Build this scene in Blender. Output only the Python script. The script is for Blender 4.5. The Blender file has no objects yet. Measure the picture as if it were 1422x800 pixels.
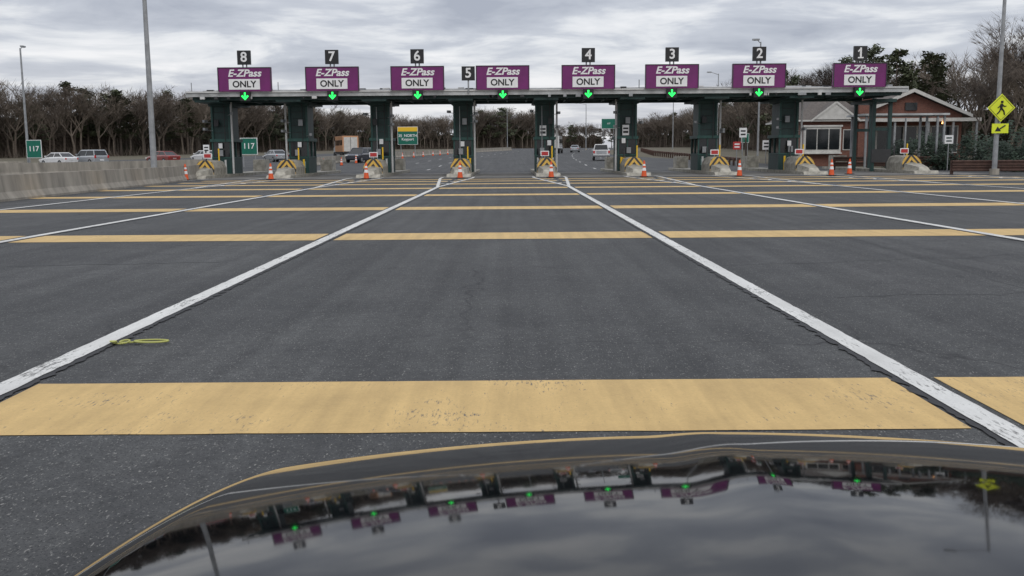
import bpy, math, random
from mathutils import Vector, Matrix, noise as mnoise
random.seed(7)
scene=bpy.context.scene
C=bpy.context.collection
rad=math.radians
# ---------------------------------------------------------------- materials
def newmat(name):
    m=bpy.data.materials.new(name); m.use_nodes=True
    nt=m.node_tree; b=nt.nodes['Principled BSDF']
    return m,nt,b
def N(nt,t,**k):
    n=nt.nodes.new(t)
    for a,v in k.items(): setattr(n,a,v)
    return n
def setin(n,k,v): n.inputs[k].default_value=v
def mixc(nt,fac,a,b,blend='MIX'):
    n=N(nt,'ShaderNodeMix',data_type='RGBA',blend_type=blend)
    for i,v in ((0,fac),(6,a),(7,b)):
        if isinstance(v,(int,float)): n.inputs[i].default_value=v
        elif isinstance(v,tuple): n.inputs[i].default_value=(v[0],v[1],v[2],1)
        else: nt.links.new(v,n.inputs[i])
    return n.outputs[2]
def mth(nt,op,a,b=None,c=None):
    n=N(nt,'ShaderNodeMath',operation=op)
    for i,v in enumerate((a,b,c)):
        if v is None: continue
        if isinstance(v,(int,float)): n.inputs[i].default_value=v
        else: nt.links.new(v,n.inputs[i])
    return n.outputs[0]
def noi(nt,vec,scale,detail=3,rough=.55,dist=0):
    n=N(nt,'ShaderNodeTexNoise'); setin(n,'Scale',scale); setin(n,'Detail',detail); setin(n,'Roughness',rough); setin(n,'Distortion',dist)
    if vec: nt.links.new(vec,n.inputs['Vector'])
    return n.outputs['Fac']
def ramp(nt,f,p0,p1,c0=(0,0,0),c1=(1,1,1)):
    n=N(nt,'ShaderNodeValToRGB'); e=n.color_ramp.elements
    e[0].position=p0;e[1].position=p1;e[0].color=(*c0,1);e[1].color=(*c1,1)
    nt.links.new(f,n.inputs[0]); return n.outputs[0]
def mapped(nt,vec,sc):
    n=N(nt,'ShaderNodeMapping'); setin(n,'Scale',sc); nt.links.new(vec,n.inputs['Vector']); return n.outputs[0]
def bump(nt,b,h,strength=.3,dist=.01):
    n=N(nt,'ShaderNodeBump'); setin(n,'Strength',strength); setin(n,'Distance',dist)
    nt.links.new(h,n.inputs['Height']); nt.links.new(n.outputs[0],b.inputs['Normal'])
def simple(name,col,rough=.6,metal=0,var=.25,scale=2.5,rnd=False,streak=False,spec=None):
    m,nt,b=newmat(name)
    tc=N(nt,'ShaderNodeTexCoord').outputs['Object']
    v=mapped(nt,tc,(1,1,.25)) if streak else tc
    f=noi(nt,v,scale,3,.6)
    dk=tuple(c*(1-var) for c in col); lt=tuple(min(1,c*(1+var*.7)) for c in col)
    o=ramp(nt,f,.3,.7,dk,lt)
    if rnd:
        r=N(nt,'ShaderNodeObjectInfo').outputs['Random']
        rr=ramp(nt,r,0,1,(.65,.62,.6),(1.25,1.25,1.2))
        o=mixc(nt,1.0,o,rr,'MULTIPLY')
    nt.links.new(o,b.inputs['Base Color']); setin(b,'Roughness',rough); setin(b,'Metallic',metal)
    if spec is not None: setin(b,'Specular IOR Level',spec)
    return m
def emis(name,col,s):
    m,nt,b=newmat(name); setin(b,'Base Color',(*col,1)); setin(b,'Emission Color',(*col,1)); setin(b,'Emission Strength',s); return m
M={}
def asphalt():
    m,nt,b=newmat('asphalt'); tc=N(nt,'ShaderNodeTexCoord').outputs['Object']
    big=noi(nt,mapped(nt,tc,(1,.22,1)),.55,4,.6)
    base=ramp(nt,big,.3,.72,(.045,.047,.049),(.076,.078,.080))
    trk=noi(nt,mapped(nt,tc,(3.5,.05,1)),1.0,3,.5)
    base=mixc(nt,.75,base,ramp(nt,trk,.35,.65,(.66,.66,.67),(1.22,1.22,1.20)),'MULTIPLY')
    pat=noi(nt,tc,.5,5,.7,.4)
    base=mixc(nt,.85,base,ramp(nt,pat,.36,.62,(.68,.68,.69),(1.16,1.15,1.12)),'MULTIPLY')
    mid=noi(nt,tc,9,5,.75)
    base=mixc(nt,.75,base,ramp(nt,mid,.3,.7,(.62,.62,.62),(1.34,1.34,1.33)),'MULTIPLY')
    oil=noi(nt,tc,3.2,4,.7)
    base=mixc(nt,mth(nt,'MULTIPLY',ramp(nt,oil,.60,.70),.45),base,(.026,.026,.028))
    sp=noi(nt,mapped(nt,tc,(1,.45,1)),75,2,.7)
    base=mixc(nt,ramp(nt,sp,.60,.72),base,(.25,.245,.23))
    sp2=noi(nt,tc,120,1,.6)
    base=mixc(nt,ramp(nt,sp2,.34,.46,(1,1,1),(0,0,0)),base,(.022,.023,.025))
    vo=N(nt,'ShaderNodeTexVoronoi',feature='DISTANCE_TO_EDGE'); setin(vo,'Scale',.23)
    wn=N(nt,'ShaderNodeTexNoise'); setin(wn,'Scale',1.3); setin(wn,'Detail',5); nt.links.new(tc,wn.inputs['Vector'])
    ad=N(nt,'ShaderNodeVectorMath',operation='ADD'); nt.links.new(tc,ad.inputs[0]); nt.links.new(wn.outputs['Color'],ad.inputs[1])
    nt.links.new(ad.outputs[0],vo.inputs['Vector'])
    cr=ramp(nt,vo.outputs[0],.0,.0055,(1,1,1),(0,0,0))
    msk=ramp(nt,noi(nt,tc,.16,2),.46,.54)
    base=mixc(nt,mth(nt,'MULTIPLY',mth(nt,'MULTIPLY',cr,msk),.85),base,(.014,.014,.016))
    nt.links.new(base,b.inputs['Base Color']); setin(b,'Roughness',.78); setin(b,'Specular IOR Level',.35)
    bump(nt,b,sp,.35,.004)
    return m
M['asphalt']=asphalt()
def paint(name,col,wear=.62):
    m,nt,b=newmat(name); tc=N(nt,'ShaderNodeTexCoord').outputs['Object']
    f=noi(nt,tc,1.3,5,.65); g=noi(nt,mapped(nt,tc,(2.5,.5,1)),22,5,.75)
    o=ramp(nt,f,.3,.7,tuple(c*.78 for c in col),col)
    st=noi(nt,mapped(nt,tc,(4,.25,1)),1.6,4,.6)
    o=mixc(nt,.6,o,ramp(nt,st,.35,.65,(.74,.73,.73),(1.05,1.05,1.05)),'MULTIPLY')
    gr=noi(nt,tc,60,3,.7)
    o=mixc(nt,.5,o,ramp(nt,gr,.3,.7,(.80,.80,.80),(1.1,1.1,1.1)),'MULTIPLY')
    s=mth(nt,'ADD',mth(nt,'MULTIPLY',g,.6),mth(nt,'MULTIPLY',f,.4))
    o=mixc(nt,ramp(nt,s,wear-.03,wear+.05),o,(.09,.088,.085))
    nt.links.new(o,b.inputs['Base Color']); setin(b,'Roughness',.75)
    bump(nt,b,g,.2,.004)
    return m
M['white_paint']=paint('white_paint',(.74,.74,.71),.57)
M['yellow_paint']=paint('yellow_paint',(.66,.455,.185),.60)
M['tar']=simple('tar_seal',(.022,.022,.024),.7,var=.4,scale=20)
M['concrete']=simple('concrete',(.29,.265,.225),.9,var=.35,scale=1.6,streak=True)
M['conc_lt']=simple('concrete_light',(.36,.34,.29),.9,var=.4,scale=3)
M['slab']=simple('concrete_slab',(.17,.165,.155),.9,var=.4,scale=.8)
M['green']=simple('dark_green_steel',(.012,.043,.039),.5,var=.4,scale=3,streak=True)
M['green2']=simple('green_panel',(.02,.075,.064),.5,var=.3,scale=3,streak=True)
M['teal']=simple('teal_panel',(.16,.27,.26),.5,var=.2)
M['fascia']=simple('fascia_metal',(.42,.43,.43),.5,var=.35,scale=1.2)
M['galv']=simple('galvanised',(.30,.31,.32),.5,.3,var=.25)
M['pipe']=simple('white_pipe',(.55,.55,.54),.5,var=.15)
M['purple']=simple('purple_panel',(.155,.012,.125),.45,var=.18,scale=1.2)
M['white']=simple('white_panel',(.78,.78,.78),.5,var=.06)
M['black']=simple('black_panel',(.012,.012,.014),.5,var=.2)
M['dark']=simple('dark_steel',(.035,.035,.037),.6,var=.3)
M['orange']=simple('cone_orange',(.72,.10,.02),.55,var=.12)
M['rubber']=simple('rubber',(.02,.02,.02),.8,var=.2)
M['glass']=simple('dark_glass',(.015,.018,.02),.08,var=.3)
M['greensign']=simple('green_sign',(.0,.13,.085),.45,var=.12)
M['yellowsign']=simple('yellow_sign',(.72,.80,.03),.5,var=.06)
M['strap']=simple('strap_yellow',(.46,.47,.14),.7,var=.2)
M['amber']=simple('amber_sign',(.80,.50,.02),.5,var=.06)
M['red']=simple('red_panel',(.42,.03,.03),.5,var=.1)
M['led']=emis('green_led',(.02,1.0,.12),1.6)
M['lamp']=emis('warm_lamp',(1.0,.45,.14),5)
M['rust']=simple('weathering_rail',(.075,.040,.030),.8,var=.35,scale=4)
M['bark']=simple('bark',(.14,.115,.095),.9,var=.35,scale=3,rnd=True)
M['bark2']=simple('bark_dark',(.095,.076,.062),.9,var=.35,scale=3,rnd=True)
M['needle']=simple('pine_needles',(.062,.074,.038),.8,var=.5,scale=.9,rnd=True)
M['shrub']=simple('shrub_leaves',(.022,.042,.024),.7,var=.55,scale=1.6)
M['brush']=simple('brush',(.105,.084,.066),.9,var=.45,scale=.25)
M['shingle']=simple('roof_shingle',(.12,.105,.095),.9,var=.3,scale=5)
M['trim']=simple('white_trim',(.55,.54,.51),.6,var=.15)
def grass():
    m,nt,b=newmat('ground'); tc=N(nt,'ShaderNodeTexCoord').outputs['Object']
    a=ramp(nt,noi(nt,tc,.15,5,.7),.35,.65,(.085,.078,.045),(.12,.10,.07))
    a=mixc(nt,.5,a,ramp(nt,noi(nt,tc,6,4,.7),.3,.7,(.5,.5,.5),(1.3,1.3,1.3)),'MULTIPLY')
    nt.links.new(a,b.inputs['Base Color']); setin(b,'Roughness',.95); return m
M['ground']=grass()
def woodedhill():
    m,nt,b=newmat('wooded_hill'); tc=N(nt,'ShaderNodeTexCoord').outputs['Object']
    st=noi(nt,mapped(nt,tc,(1.6,1.6,.22)),1.3,5,.7)
    a=ramp(nt,st,.35,.65,(.030,.024,.019),(.125,.10,.08))
    p=noi(nt,tc,.12,3,.6)
    a=mixc(nt,mth(nt,'MULTIPLY',ramp(nt,p,.52,.6),.5),a,(.035,.042,.024))
    nt.links.new(a,b.inputs['Base Color']); setin(b,'Roughness',1.0); setin(b,'Specular IOR Level',0); bump(nt,b,st,1,.6); return m
M['hill']=woodedhill()
def brick():
    m,nt,b=newmat('brick'); tc=N(nt,'ShaderNodeTexCoord').outputs['Object']
    mp=N(nt,'ShaderNodeMapping'); setin(mp,'Rotation',(rad(90),0,0)); nt.links.new(tc,mp.inputs['Vector'])
    br=N(nt,'ShaderNodeTexBrick'); setin(br,'Scale',4.0); setin(br,'Color1',(.20,.072,.048,1)); setin(br,'Color2',(.14,.052,.036,1)); setin(br,'Mortar',(.24,.21,.18,1)); setin(br,'Mortar Size',.012)
    nt.links.new(mp.outputs[0],br.inputs['Vector'])
    o=mixc(nt,.5,br.outputs[0],ramp(nt,noi(nt,tc,1.5,4),.3,.7,(.7,.7,.7),(1.2,1.2,1.2)),'MULTIPLY')
    nt.links.new(o,b.inputs['Base Color']); setin(b,'Roughness',.9); return m
M['brick']=brick()
def chevron():
    m,nt,b=newmat('hazard_stripes'); tc=N(nt,'ShaderNodeTexCoord').outputs['Object']
    s=N(nt,'ShaderNodeSeparateXYZ'); nt.links.new(tc,s.inputs[0])
    v=mth(nt,'ADD',mth(nt,'ABSOLUTE',s.outputs[0]),mth(nt,'MULTIPLY',s.outputs[2],.8))
    fr=mth(nt,'FRACT',mth(nt,'MULTIPLY',v,2.9))
    g=mth(nt,'GREATER_THAN',fr,.52)
    o=mixc(nt,g,(.60,.36,.05),(.015,.015,.015))
    o=mixc(nt,.8,o,ramp(nt,noi(nt,tc,6,5,.7),.3,.7,(.5,.5,.5),(1.1,1.1,1.1)),'MULTIPLY')
    nt.links.new(o,b.inputs['Base Color']); setin(b,'Roughness',.6); return m
M['hazard']=chevron()
def carpaint(name,col,rough=.25,metal=0):
    m,nt,b=newmat(name); tc=N(nt,'ShaderNodeTexCoord').outputs['Object']
    o=ramp(nt,noi(nt,tc,2,4),.3,.7,tuple(c*.85 for c in col),col)
    nt.links.new(o,b.inputs['Base Color']); setin(b,'Roughness',rough); setin(b,'Coat Weight',.6); setin(b,'Coat Roughness',.05); setin(b,'Metallic',metal); return m
M['car_white']=carpaint('car_paint_white',(.7,.7,.7))
M['car_silver']=carpaint('car_paint_silver',(.42,.44,.46),.3,.4)
M['car_red']=carpaint('car_paint_red',(.22,.03,.025))
M['car_dark']=carpaint('car_paint_dark',(.03,.035,.05))
M['car_tan']=carpaint('truck_paint_tan',(.55,.28,.14),.5)
def hoodmat():
    m,nt,b=newmat('car_paint_black'); tc=N(nt,'ShaderNodeTexCoord').outputs['Object']
    setin(b,'Base Color',(.0025,.003,.0042,1)); setin(b,'IOR',1.45); setin(b,'Specular IOR Level',.28)
    r=ramp(nt,noi(nt,tc,3,6,.7),.3,.8,(.025,.025,.025),(.07,.07,.07))
    nt.links.new(r,b.inputs['Roughness'])
    return m
M['hood']=hoodmat()
M['tail']=simple('tail_light',(.5,.02,.02),.3,var=.1)
M['head']=simple('head_light',(.7,.7,.68),.2,var=.1)
# ---------------------------------------------------------------- mesh builder
class MB:
    def __init__(s): s.v=[];s.f=[];s.m=[];s.ms=[]
    def mi(s,n):
        if n not in s.ms: s.ms.append(n)
        return s.ms.index(n)
    def add(s,vs,fs,mat):
        o=len(s.v); s.v+= [tuple(v) for v in vs]; k=s.mi(mat)
        for f in fs: s.f.append([i+o for i in f]); s.m.append(k)
    def box(s,c,d,mat,rz=0,top=(1,1)):
        hx,hy,hz=d[0]/2,d[1]/2,d[2]/2; ca,sa=math.cos(rz),math.sin(rz); vs=[]
        for z in(-1,1):
            tx,ty=(1,1) if z<0 else top
            for x,y in((-1,-1),(1,-1),(1,1),(-1,1)):
                X,Y=x*hx*tx,y*hy*ty
                vs.append((c[0]+X*ca-Y*sa,c[1]+X*sa+Y*ca,c[2]+z*hz))
        s.add(vs,[(3,2,1,0),(4,5,6,7),(0,1,5,4),(1,2,6,5),(2,3,7,6),(3,0,4,7)],mat)
    def bx(s,x0,x1,y0,y1,z0,z1,mat): s.box(((x0+x1)/2,(y0+y1)/2,(z0+z1)/2),(x1-x0,y1-y0,z1-z0),mat)
    def cyl(s,p0,p1,r0,r1,n,mat,cap=True):
        p0=Vector(p0);p1=Vector(p1);d=(p1-p0)
        if d.length<1e-6:return
        d.normalize(); a=d.orthogonal().normalized(); b=d.cross(a); vs=[]
        for p,r in((p0,r0),(p1,r1)):
            for i in range(n):
                t=2*math.pi*i/n; vs.append(p+a*math.cos(t)*r+b*math.sin(t)*r)
        fs=[(i,(i+1)%n,n+(i+1)%n,n+i) for i in range(n)]
        if cap: fs+= [tuple(range(n-1,-1,-1)),tuple(range(n,2*n))]
        s.add(vs,fs,mat)
    def prismx(s,poly,x0,x1,mat,inset=0):
        n=len(poly); vs=[(x0,y,z) for y,z in poly]+[(x1,y,z) for y,z in poly]
        s.add(vs,[tuple(range(n)),tuple(range(2*n-1,n-1,-1))]+[(i,n+i,n+(i+1)%n,(i+1)%n) for i in range(n)],mat)
    def prismy(s,poly,y0,y1,mat):
        n=len(poly); vs=[(x,y0,z) for x,z in poly]+[(x,y1,z) for x,z in poly]
        s.add(vs,[tuple(range(n-1,-1,-1)),tuple(range(n,2*n))]+[(i,(i+1)%n,n+(i+1)%n,n+i) for i in range(n)],mat)
    def mesh(s,name):
        me=bpy.data.meshes.new(name); me.from_pydata(s.v,[],s.f)
        for k in s.ms: me.materials.append(M[k])
        me.polygons.foreach_set('material_index',s.m); me.update(); return me
    def obj(s,name,loc=(0,0,0),rz=0,smooth=False,parent=None,bevel=0,fixn=True):
        me=s.mesh(name)
        if fixn:
            import bmesh
            b=bmesh.new(); b.from_mesh(me); bmesh.ops.recalc_face_normals(b,faces=b.faces); b.to_mesh(me); b.free()
        o=bpy.data.objects.new(name,me); C.objects.link(o); o.location=loc; o.rotation_euler[2]=rz
        if smooth: me.polygons.foreach_set('use_smooth',[True]*len(me.polygons))
        if bevel:
            bm=o.modifiers.new('bev','BEVEL'); bm.width=bevel; bm.segments=2; bm.limit_method='ANGLE'
        if parent: o.parent=parent
        return o
def inst(me,name,loc,rz=0,sc=1,parent=None):
    o=bpy.data.objects.new(name,me); C.objects.link(o); o.location=loc; o.rotation_euler[2]=rz
    o.scale=sc if isinstance(sc,tuple) else (sc,sc,sc)
    if parent:o.parent=parent
    return o
def text(s,name,loc,size,mat,parent,shear=0,off=.0,sx=1,align='CENTER'):
    cu=bpy.data.curves.new(name,'FONT'); cu.body=s; cu.size=size; cu.align_x=align; cu.align_y='CENTER'
    cu.shear=shear; cu.offset=off; cu.extrude=.004; cu.materials.append(M[mat])
    o=bpy.data.objects.new(name,cu); C.objects.link(o); o.location=loc; o.rotation_euler=(rad(90),0,0); o.scale=(sx,1,1); o.parent=parent
    return o
def empty(name,loc=(0,0,0)):
    o=bpy.data.objects.new(name,None); C.objects.link(o); o.location=loc; return o
def gz(y):
    t=y-75
    if t<=0:return 0
    return .012*min(t,250)*min(1,(t+10)/40)
YB=[-80,-20,0,10,20,30,40,50,60,70,75,80,85,90,95,100,105,110,115,120,130,140,150,165,180,200,225,250,280,325,400,500,700,1100,1800]
# ---------------------------------------------------------------- ground & roads
def strip(name,y0,y1,xl,xr,dz,mat,obj=True):
    ys=[y0]+[y for y in YB if y0<y<y1]+[y1]; mb=MB(); vs=[];fs=[]
    for y in ys: vs+= [(xl(y),y,gz(y)+dz),(xr(y),y,gz(y)+dz)]
    for i in range(len(ys)-1): fs.append((2*i,2*i+1,2*i+3,2*i+2))
    mb.add(vs,fs,mat); return mb.obj(name) if obj else (vs,fs)
strip('ground',-80,1800,lambda y:-1500,lambda y:1500,0,'ground')
def xc(y): return 0 if y<75 else 0.00038*(y-75)**2 if y<330 else 24.7+.19*(y-330)
strip('road',-60,75,lambda y:-75,lambda y:44,.004,'asphalt')
strip('highway_road',75,480,lambda y:-75+min(60,(y-75)*.20)+xc(y),lambda y:30-min(16,(y-75)*.2)+xc(y),.0045,'asphalt')
strip('concrete_pavement',58.5,74,lambda y:-19,lambda y:29,.008,'slab')
def jstrip(mb,pts,w,dz,mat,jit=.008,step=.25,fq=3.1):
    vs=[];fs=[]
    for a,b in zip(pts[:-1],pts[1:]):
        a=Vector(a);b=Vector(b);L=(b-a).length;n=max(1,int(L/step));d=(b-a).normalized();p=Vector((d.y,-d.x))
        base=len(vs)
        for i in range(n+1):
            q=a+(b-a)*i/n
            for sgn in(-1,1):
                j=mnoise.noise(Vector((q.x*fq+sgn*7,q.y*fq,0)))*jit*2+random.uniform(-jit,jit)*.4
                e=q+p*sgn*(w/2+j); vs.append((e.x,e.y,gz(e.y)+dz))
        fs+=[(base+2*i,base+2*i+1,base+2*i+3,base+2*i+2) for i in range(n)]
    mb.add(vs,fs,mat)
mb=MB()
for yc,w in((5.47,1.15),(17.05,1.35),(25.9,1.35),(34.2,1.3),(41,1.25),(46.6,1.2),(51.2,1.1),(55.0,1.0),(-6,1.2)):
    L=-15.5 if yc<30 else -17.5
    segs=[(L,-8.9),(-8.6,-3.34),(-3.06,2.42),(2.68,8.1),(8.3,13.7),(13.9,19.2),(19.4,27)]
    for a,b in segs: jstrip(mb,[(a+.02,yc),(b-.02,yc)],w,.008,'yellow_paint',.004,.2)
mb.obj('yellow_rumble_bars',fixn=False)
mb=MB()
for x0,x1 in((-14.0,-14.1),(-8.75,-8.6),(-3.2,-3.22),(2.55,2.5),(8.25,8.05),(13.85,13.6),(19.3,19.0),(26.5,25.5)):
    jstrip(mb,[(x0,-30),(x0,10),(x1,43)],.17,.016,'white_paint',.005,.12,7)
isl=[-19.65,-14.4,-8.85,-3.25,2.3,7.9,13.35,18.85,25.7]
for a,b in zip((-19.2,-14.1,-8.6,-3.22,2.5,8.05,13.6,19.0,25.5),isl):
    for sgn in(-1,1): jstrip(mb,[(a+sgn*.05,43),(b+sgn*.95,57.5),(b+sgn*.95,60)],.15,.016,'white_paint',.006,.3)
    for k in range(3):
        y=47+k*3.2;w=.15+.75*(y-43)/14.5
        jstrip(mb,[(a-w,y-.8),(a,y+.4),(a+w,y-.8)],.16,.0165,'white_paint',.006,.3)
mb.obj('white_lane_lines',fixn=False)
mb=MB()
for x0,x1 in((-14.0,-14.1),(-8.75,-8.6),(-3.2,-3.22),(2.55,2.5),(8.25,8.05),(13.85,13.6)):
    s=1 if x0<0 else -1
    jstrip(mb,[(x0+.085*s,-30),(x0+.085*s,10),(x1+.085*s,43)],.10,.012,'tar',.028,.05,9)
def crack(p,q,w):
    pts=[];n=40
    for i in range(n+1):
        t=i/n;pts.append((p[0]+(q[0]-p[0])*t+random.uniform(-.04,.04),p[1]+(q[1]-p[1])*t+.35*mnoise.noise(Vector((t*6,p[0],0)))+random.uniform(-.04,.04)))
    jstrip(mb,pts,w,.006,'tar',.005,.1)
crack((3.2,9.5),(9.5,10.4),.018);crack((-13,12),(-4,13.1),.024);crack((3.0,21.5),(13,22.3),.04);crack((5.2,7.5),(6.2,24),.016);crack((-3,30),(2.4,30.4),.04);crack((2.7,12.2),(8,13.4),.022);crack((8.5,14),(13,14.5),.03)
mb.obj('tar_seams',fixn=False)
mb=MB()
for lane in(-11,-7.3,7.3,11):
    y=84
    while y<300:
        jstrip(mb,[(lane+xc(y),y),(lane+xc(y+3),y+3)],.15,.014,'white_paint',.004,1.5); y+=12
mb.obj('lane_dashes',fixn=False)
mb=MB(); prev=None
for i in range(110):
    t=i/109; a=t*13
    if t<.55: p=(-3.12+.20*t/.55+.05*math.sin(a*2.1), 7.32+.035*math.cos(a*2.9)+.04*t, .028+.008*math.sin(a*1.7))
    else:
        u=(t-.55)/.45*6.28; p=(-2.80-.13*math.cos(u), 7.36+.055*math.sin(u), .028)
    if prev: mb.cyl(prev,p,.008,.008,5,'strap',False)
    prev=p
mb.obj('yellow_strap_debris',smooth=True)
# ---------------------------------------------------------------- barriers, rails
def barrier(name,pts,h=.85,mat='concrete'):
    prof=[(-.30,0),(-.30,.08),(-.17,.30),(-.10,h),(.10,h),(.17,.30),(.30,.08),(.30,0)]
    mb=MB()
    for a,b in zip(pts[:-1],pts[1:]):
        a=Vector(a);b=Vector(b);L=(b-a).length;n=max(1,round(L/6)); d=(b-a).normalized();p=Vector((d.y,-d.x))
        for i in range(n):
            q0=a+(b-a)*(i/n)+d*.005; q1=a+(b-a)*((i+1)/n)-d*.005; vs=[]
            for q in(q0,q1):
                for x,z in prof: e=q+p*x; vs.append((e.x,e.y,z+gz(e.y)))
            k=len(prof); mb.add(vs,[tuple(range(k)),tuple(range(2*k-1,k-1,-1))]+[(j,k+j,k+(j+1)%k,(j+1)%k) for j in range(k)],mat)
    return mb.obj(name)
barrier('concrete_barrier',[(-15.9,14),(-16.9,32),(-18.3,50),(-20.0,62)],.86)
barrier('concrete_barrier',[(-60,60),(-38,72),(-27,92)],1.0)
barrier('concrete_barrier',[(-21.0,92),(-20,130),(-13,190),(0,260)],.85)
barrier('concrete_barrier',[(-70,88),(-46,92)],.9)
def rail(name,pts,h=.75,mat='rust',rails=(.62,)):
    mb=MB()
    for a,b in zip(pts[:-1],pts[1:]):
        a=Vector(a);b=Vector(b);L=(b-a).length;n=max(1,int(L/1.9));d=(b-a).normalized();ang=math.atan2(d.y,d.x)
        for i in range(n+1):
            q=a+(b-a)*i/n; mb.box((q.x,q.y,h/2+gz(q.y)),(.16,.18,h),mat,ang)
        for zr in rails:
            for dz in(-.10,0,.10):
                t=.05 if dz else .02
                p=Vector((d.y,-d.x))*(.12+t)
                mb.cyl((a.x+p.x,a.y+p.y,zr+dz+gz(a.y)),(b.x+p.x,b.y+p.y,zr+dz+gz(b.y)),.062,.062,6,mat)
    return mb.obj(name)
rail('guard_rail',[(-52,80),(-39,80),(-31,86)],.8)
rail('guard_rail',[(24.6,74),(28.8,72)],1.0,rails=(.85,.45))
rail('guard_rail',[(29.2,71.5),(32.4,71)],1.0,rails=(.85,.45))
rail('guard_rail',[(26.3,58),(31,57),(36,55)],.85,rails=(.68,.35))
rail('guard_rail',[(21,90),(22,150),(28,210)],.75)
# ---------------------------------------------------------------- toll islands and booths
def island(x,k):
    mb=MB()
    w=.62
    mb.prismx([(0,.0),(18,.0),(18,.2),(.15,.2)],-w-.13,w+.13,'conc_lt')
    vs=[(-w*.55,.35,.2),(w*.55,.35,.2),(w,2.2,.2),(-w,2.2,.2),(-w*.45,.6,.42),(w*.45,.6,.42),(w*.86,2.2,.62),(-w*.86,2.2,.62)]
    mb.add(vs,[(0,1,5,4),(1,2,6,5),(2,3,7,6),(3,0,4,7),(4,5,6,7)],'conc_lt')
    prof=[(-w,.2),(-w,.66),(-w*.72,1.02),(-w*.3,1.14),(w*.3,1.14),(w*.72,1.02),(w,.66),(w,.2)]
    n=len(prof)
    vs=[(a,2.2+(b-.2)*.35,b) for a,b in prof]+[(a,5.0,b) for a,b in prof]
    mb.add(vs,[tuple(range(n))],'hazard')
    mb.add(vs,[(i,(i+1)%n,n+(i+1)%n,n+i) for i in range(n)]+[tuple(range(2*n-1,n-1,-1))],'conc_lt')
    mb.prismy([(-w*.5,.2),(w*.5,.2),(w*.5,.52),(w*.3,.68),(-w*.3,.68),(-w*.5,.52)],2.17,2.5,'conc_lt')
    if k%2==0 or k>5:
        mb.box((-.1,3.4,1.42),(.55,.04,.34),'white'); mb.box((-.1,3.375,1.42),(.44,.02,.24),'red'); mb.cyl((-.1,3.42,1.1),(-.1,3.42,1.6),.03,.03,6,'galv')
    mb.cyl((.4,4.2,1.1),(.4,4.2,1.9),.05,.05,8,'amber'); mb.cyl((-.45,4.2,1.1),(-.45,4.2,1.75),.05,.05,8,'dark')
    mb.box((0,16.6,.65),(.9,1.6,.9),'conc_lt')
    return mb.obj('toll_island',(x,60,0),bevel=.02)
def booth(x,k):
    mb=MB(); w=.66; rr=random.Random(k*5+1)
    mb.bx(-w,w,0,2.6,.2,1.25,'green')
    mb.bx(-w-.03,w+.03,-.03,2.63,1.25,1.33,'green2')
    mb.bx(-w+.07,w-.07,.07,2.53,1.33,2.35,'glass')
    for a in(-1,1):
        for y in(.06,1.3,2.54): mb.box((a*(w-.05),y,1.84),(.1,.1,1.02),'green2')
    mb.box((0,.05,1.84),(.08,.08,1.02),'green2')
    mb.bx(-w-.08,w+.08,-.1,2.7,2.35,2.55,'green2')
    mb.bx(-w*.92,w*.92,.15,2.2,2.55,4.72,'green')
    for z in(2.95,3.4,3.85,4.3): mb.bx(-w*.92+.1,w*.92-.1,.12,.16,z,z+.03,'dark')
    mb.bx(-w*.98,-w*.92+.1,.05,.3,2.55,4.72,'green2'); mb.bx(w*.92-.1,w*.98,.05,.3,2.55,4.72,'green2')
    mb.bx(-w*1.15,w*1.15,-.1,2.4,4.72,5.0,'green')
    if k in(3,1,6): mb.bx(-.45,.45,-.05,-.005,.55,1.0,'teal')
    if k in(4,5):
        mb.bx(-.5,.5,-.06,-.005,.35,1.15,'hazard')
        mb.bx(-.35,.1,-.08,-.01,2.6,3.3,'white'); mb.bx(-.3,.05,-.1,-.07,2.75,2.9,'dark'); mb.bx(-.3,.05,-.1,-.07,3.0,3.12,'dark')
    sx=-1 if k in(1,5) else 1
    mb.cyl((sx*(w-.02)+.16*sx,-.12,.2),(sx*(w-.02)+.16*sx,-.12,5.0),.07,.07,8,'pipe')
    if k in(2,3,4): mb.cyl((-.2*sx,-.16,.2),(-.2*sx,-.16,4.6),.035,.035,8,'galv')
    mb.cyl((.32,-.13,2.4),(.32,-.13,4.9),.03,.03,6,'dark')
    for i in range(3):
        z=rr.choice((2.7,3.1,3.5,3.9))+i*.12; s=rr.choice((-1,1)); 
        mb.cyl((s*w*.8,0,z),(s*(w+.22),-.3,z+.05),.02,.02,6,'galv')
        mb.box((s*(w+.24),-.4,z+.1),(.17,.38,.17),'galv',s*.3)
    if k!=6: mb.box((rr.uniform(-.3,.3),-.14,1.9+rr.random()*.5),(.26,.03,.34),'white')
    mb.box((rr.uniform(-.4,.4),-.12,3.6),(.3,.16,.42),'galv'if k%2 else 'dark')
    mb.box((rr.uniform(-.3,.3),-.1,1.6),(.3,.2,.4),'galv')
    for a in(-1,1): mb.cyl((a*.5,-.9,.2),(a*.5,-.9,1.15),.07,.07,10,'amber' if k%2 else 'pipe')
    return mb.obj('toll_booth',(x,66.2,0),bevel=.012)
for k,x in enumerate(isl[:8]):
    island(x,k); booth(x,k)
mb=MB()
for x in(0,1.1):
    for y in(0,3.5): mb.box((x,y,2.5),(.22,.22,4.9),'green')
mb.box((.55,0,2.9),(1.1,.12,.2),'green');mb.box((.55,3.5,2.9),(1.1,.12,.2),'green');mb.box((.55,1.75,4.8),(1.6,4.4,.2),'green')
mb.box((.55,-.02,1.1),(1.3,.3,.9),'dark')
mb.obj('canopy_support_frame',(24.7,66.6,0))
island(25.7,7)
mb=MB()
x0,x1=-20.9,25.6
mb.bx(x0,x1,63.3,71.2,5.34,5.46,'fascia')
mb.bx(x0,x1,63.17,63.3,5.18,5.53,'fascia')
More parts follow.
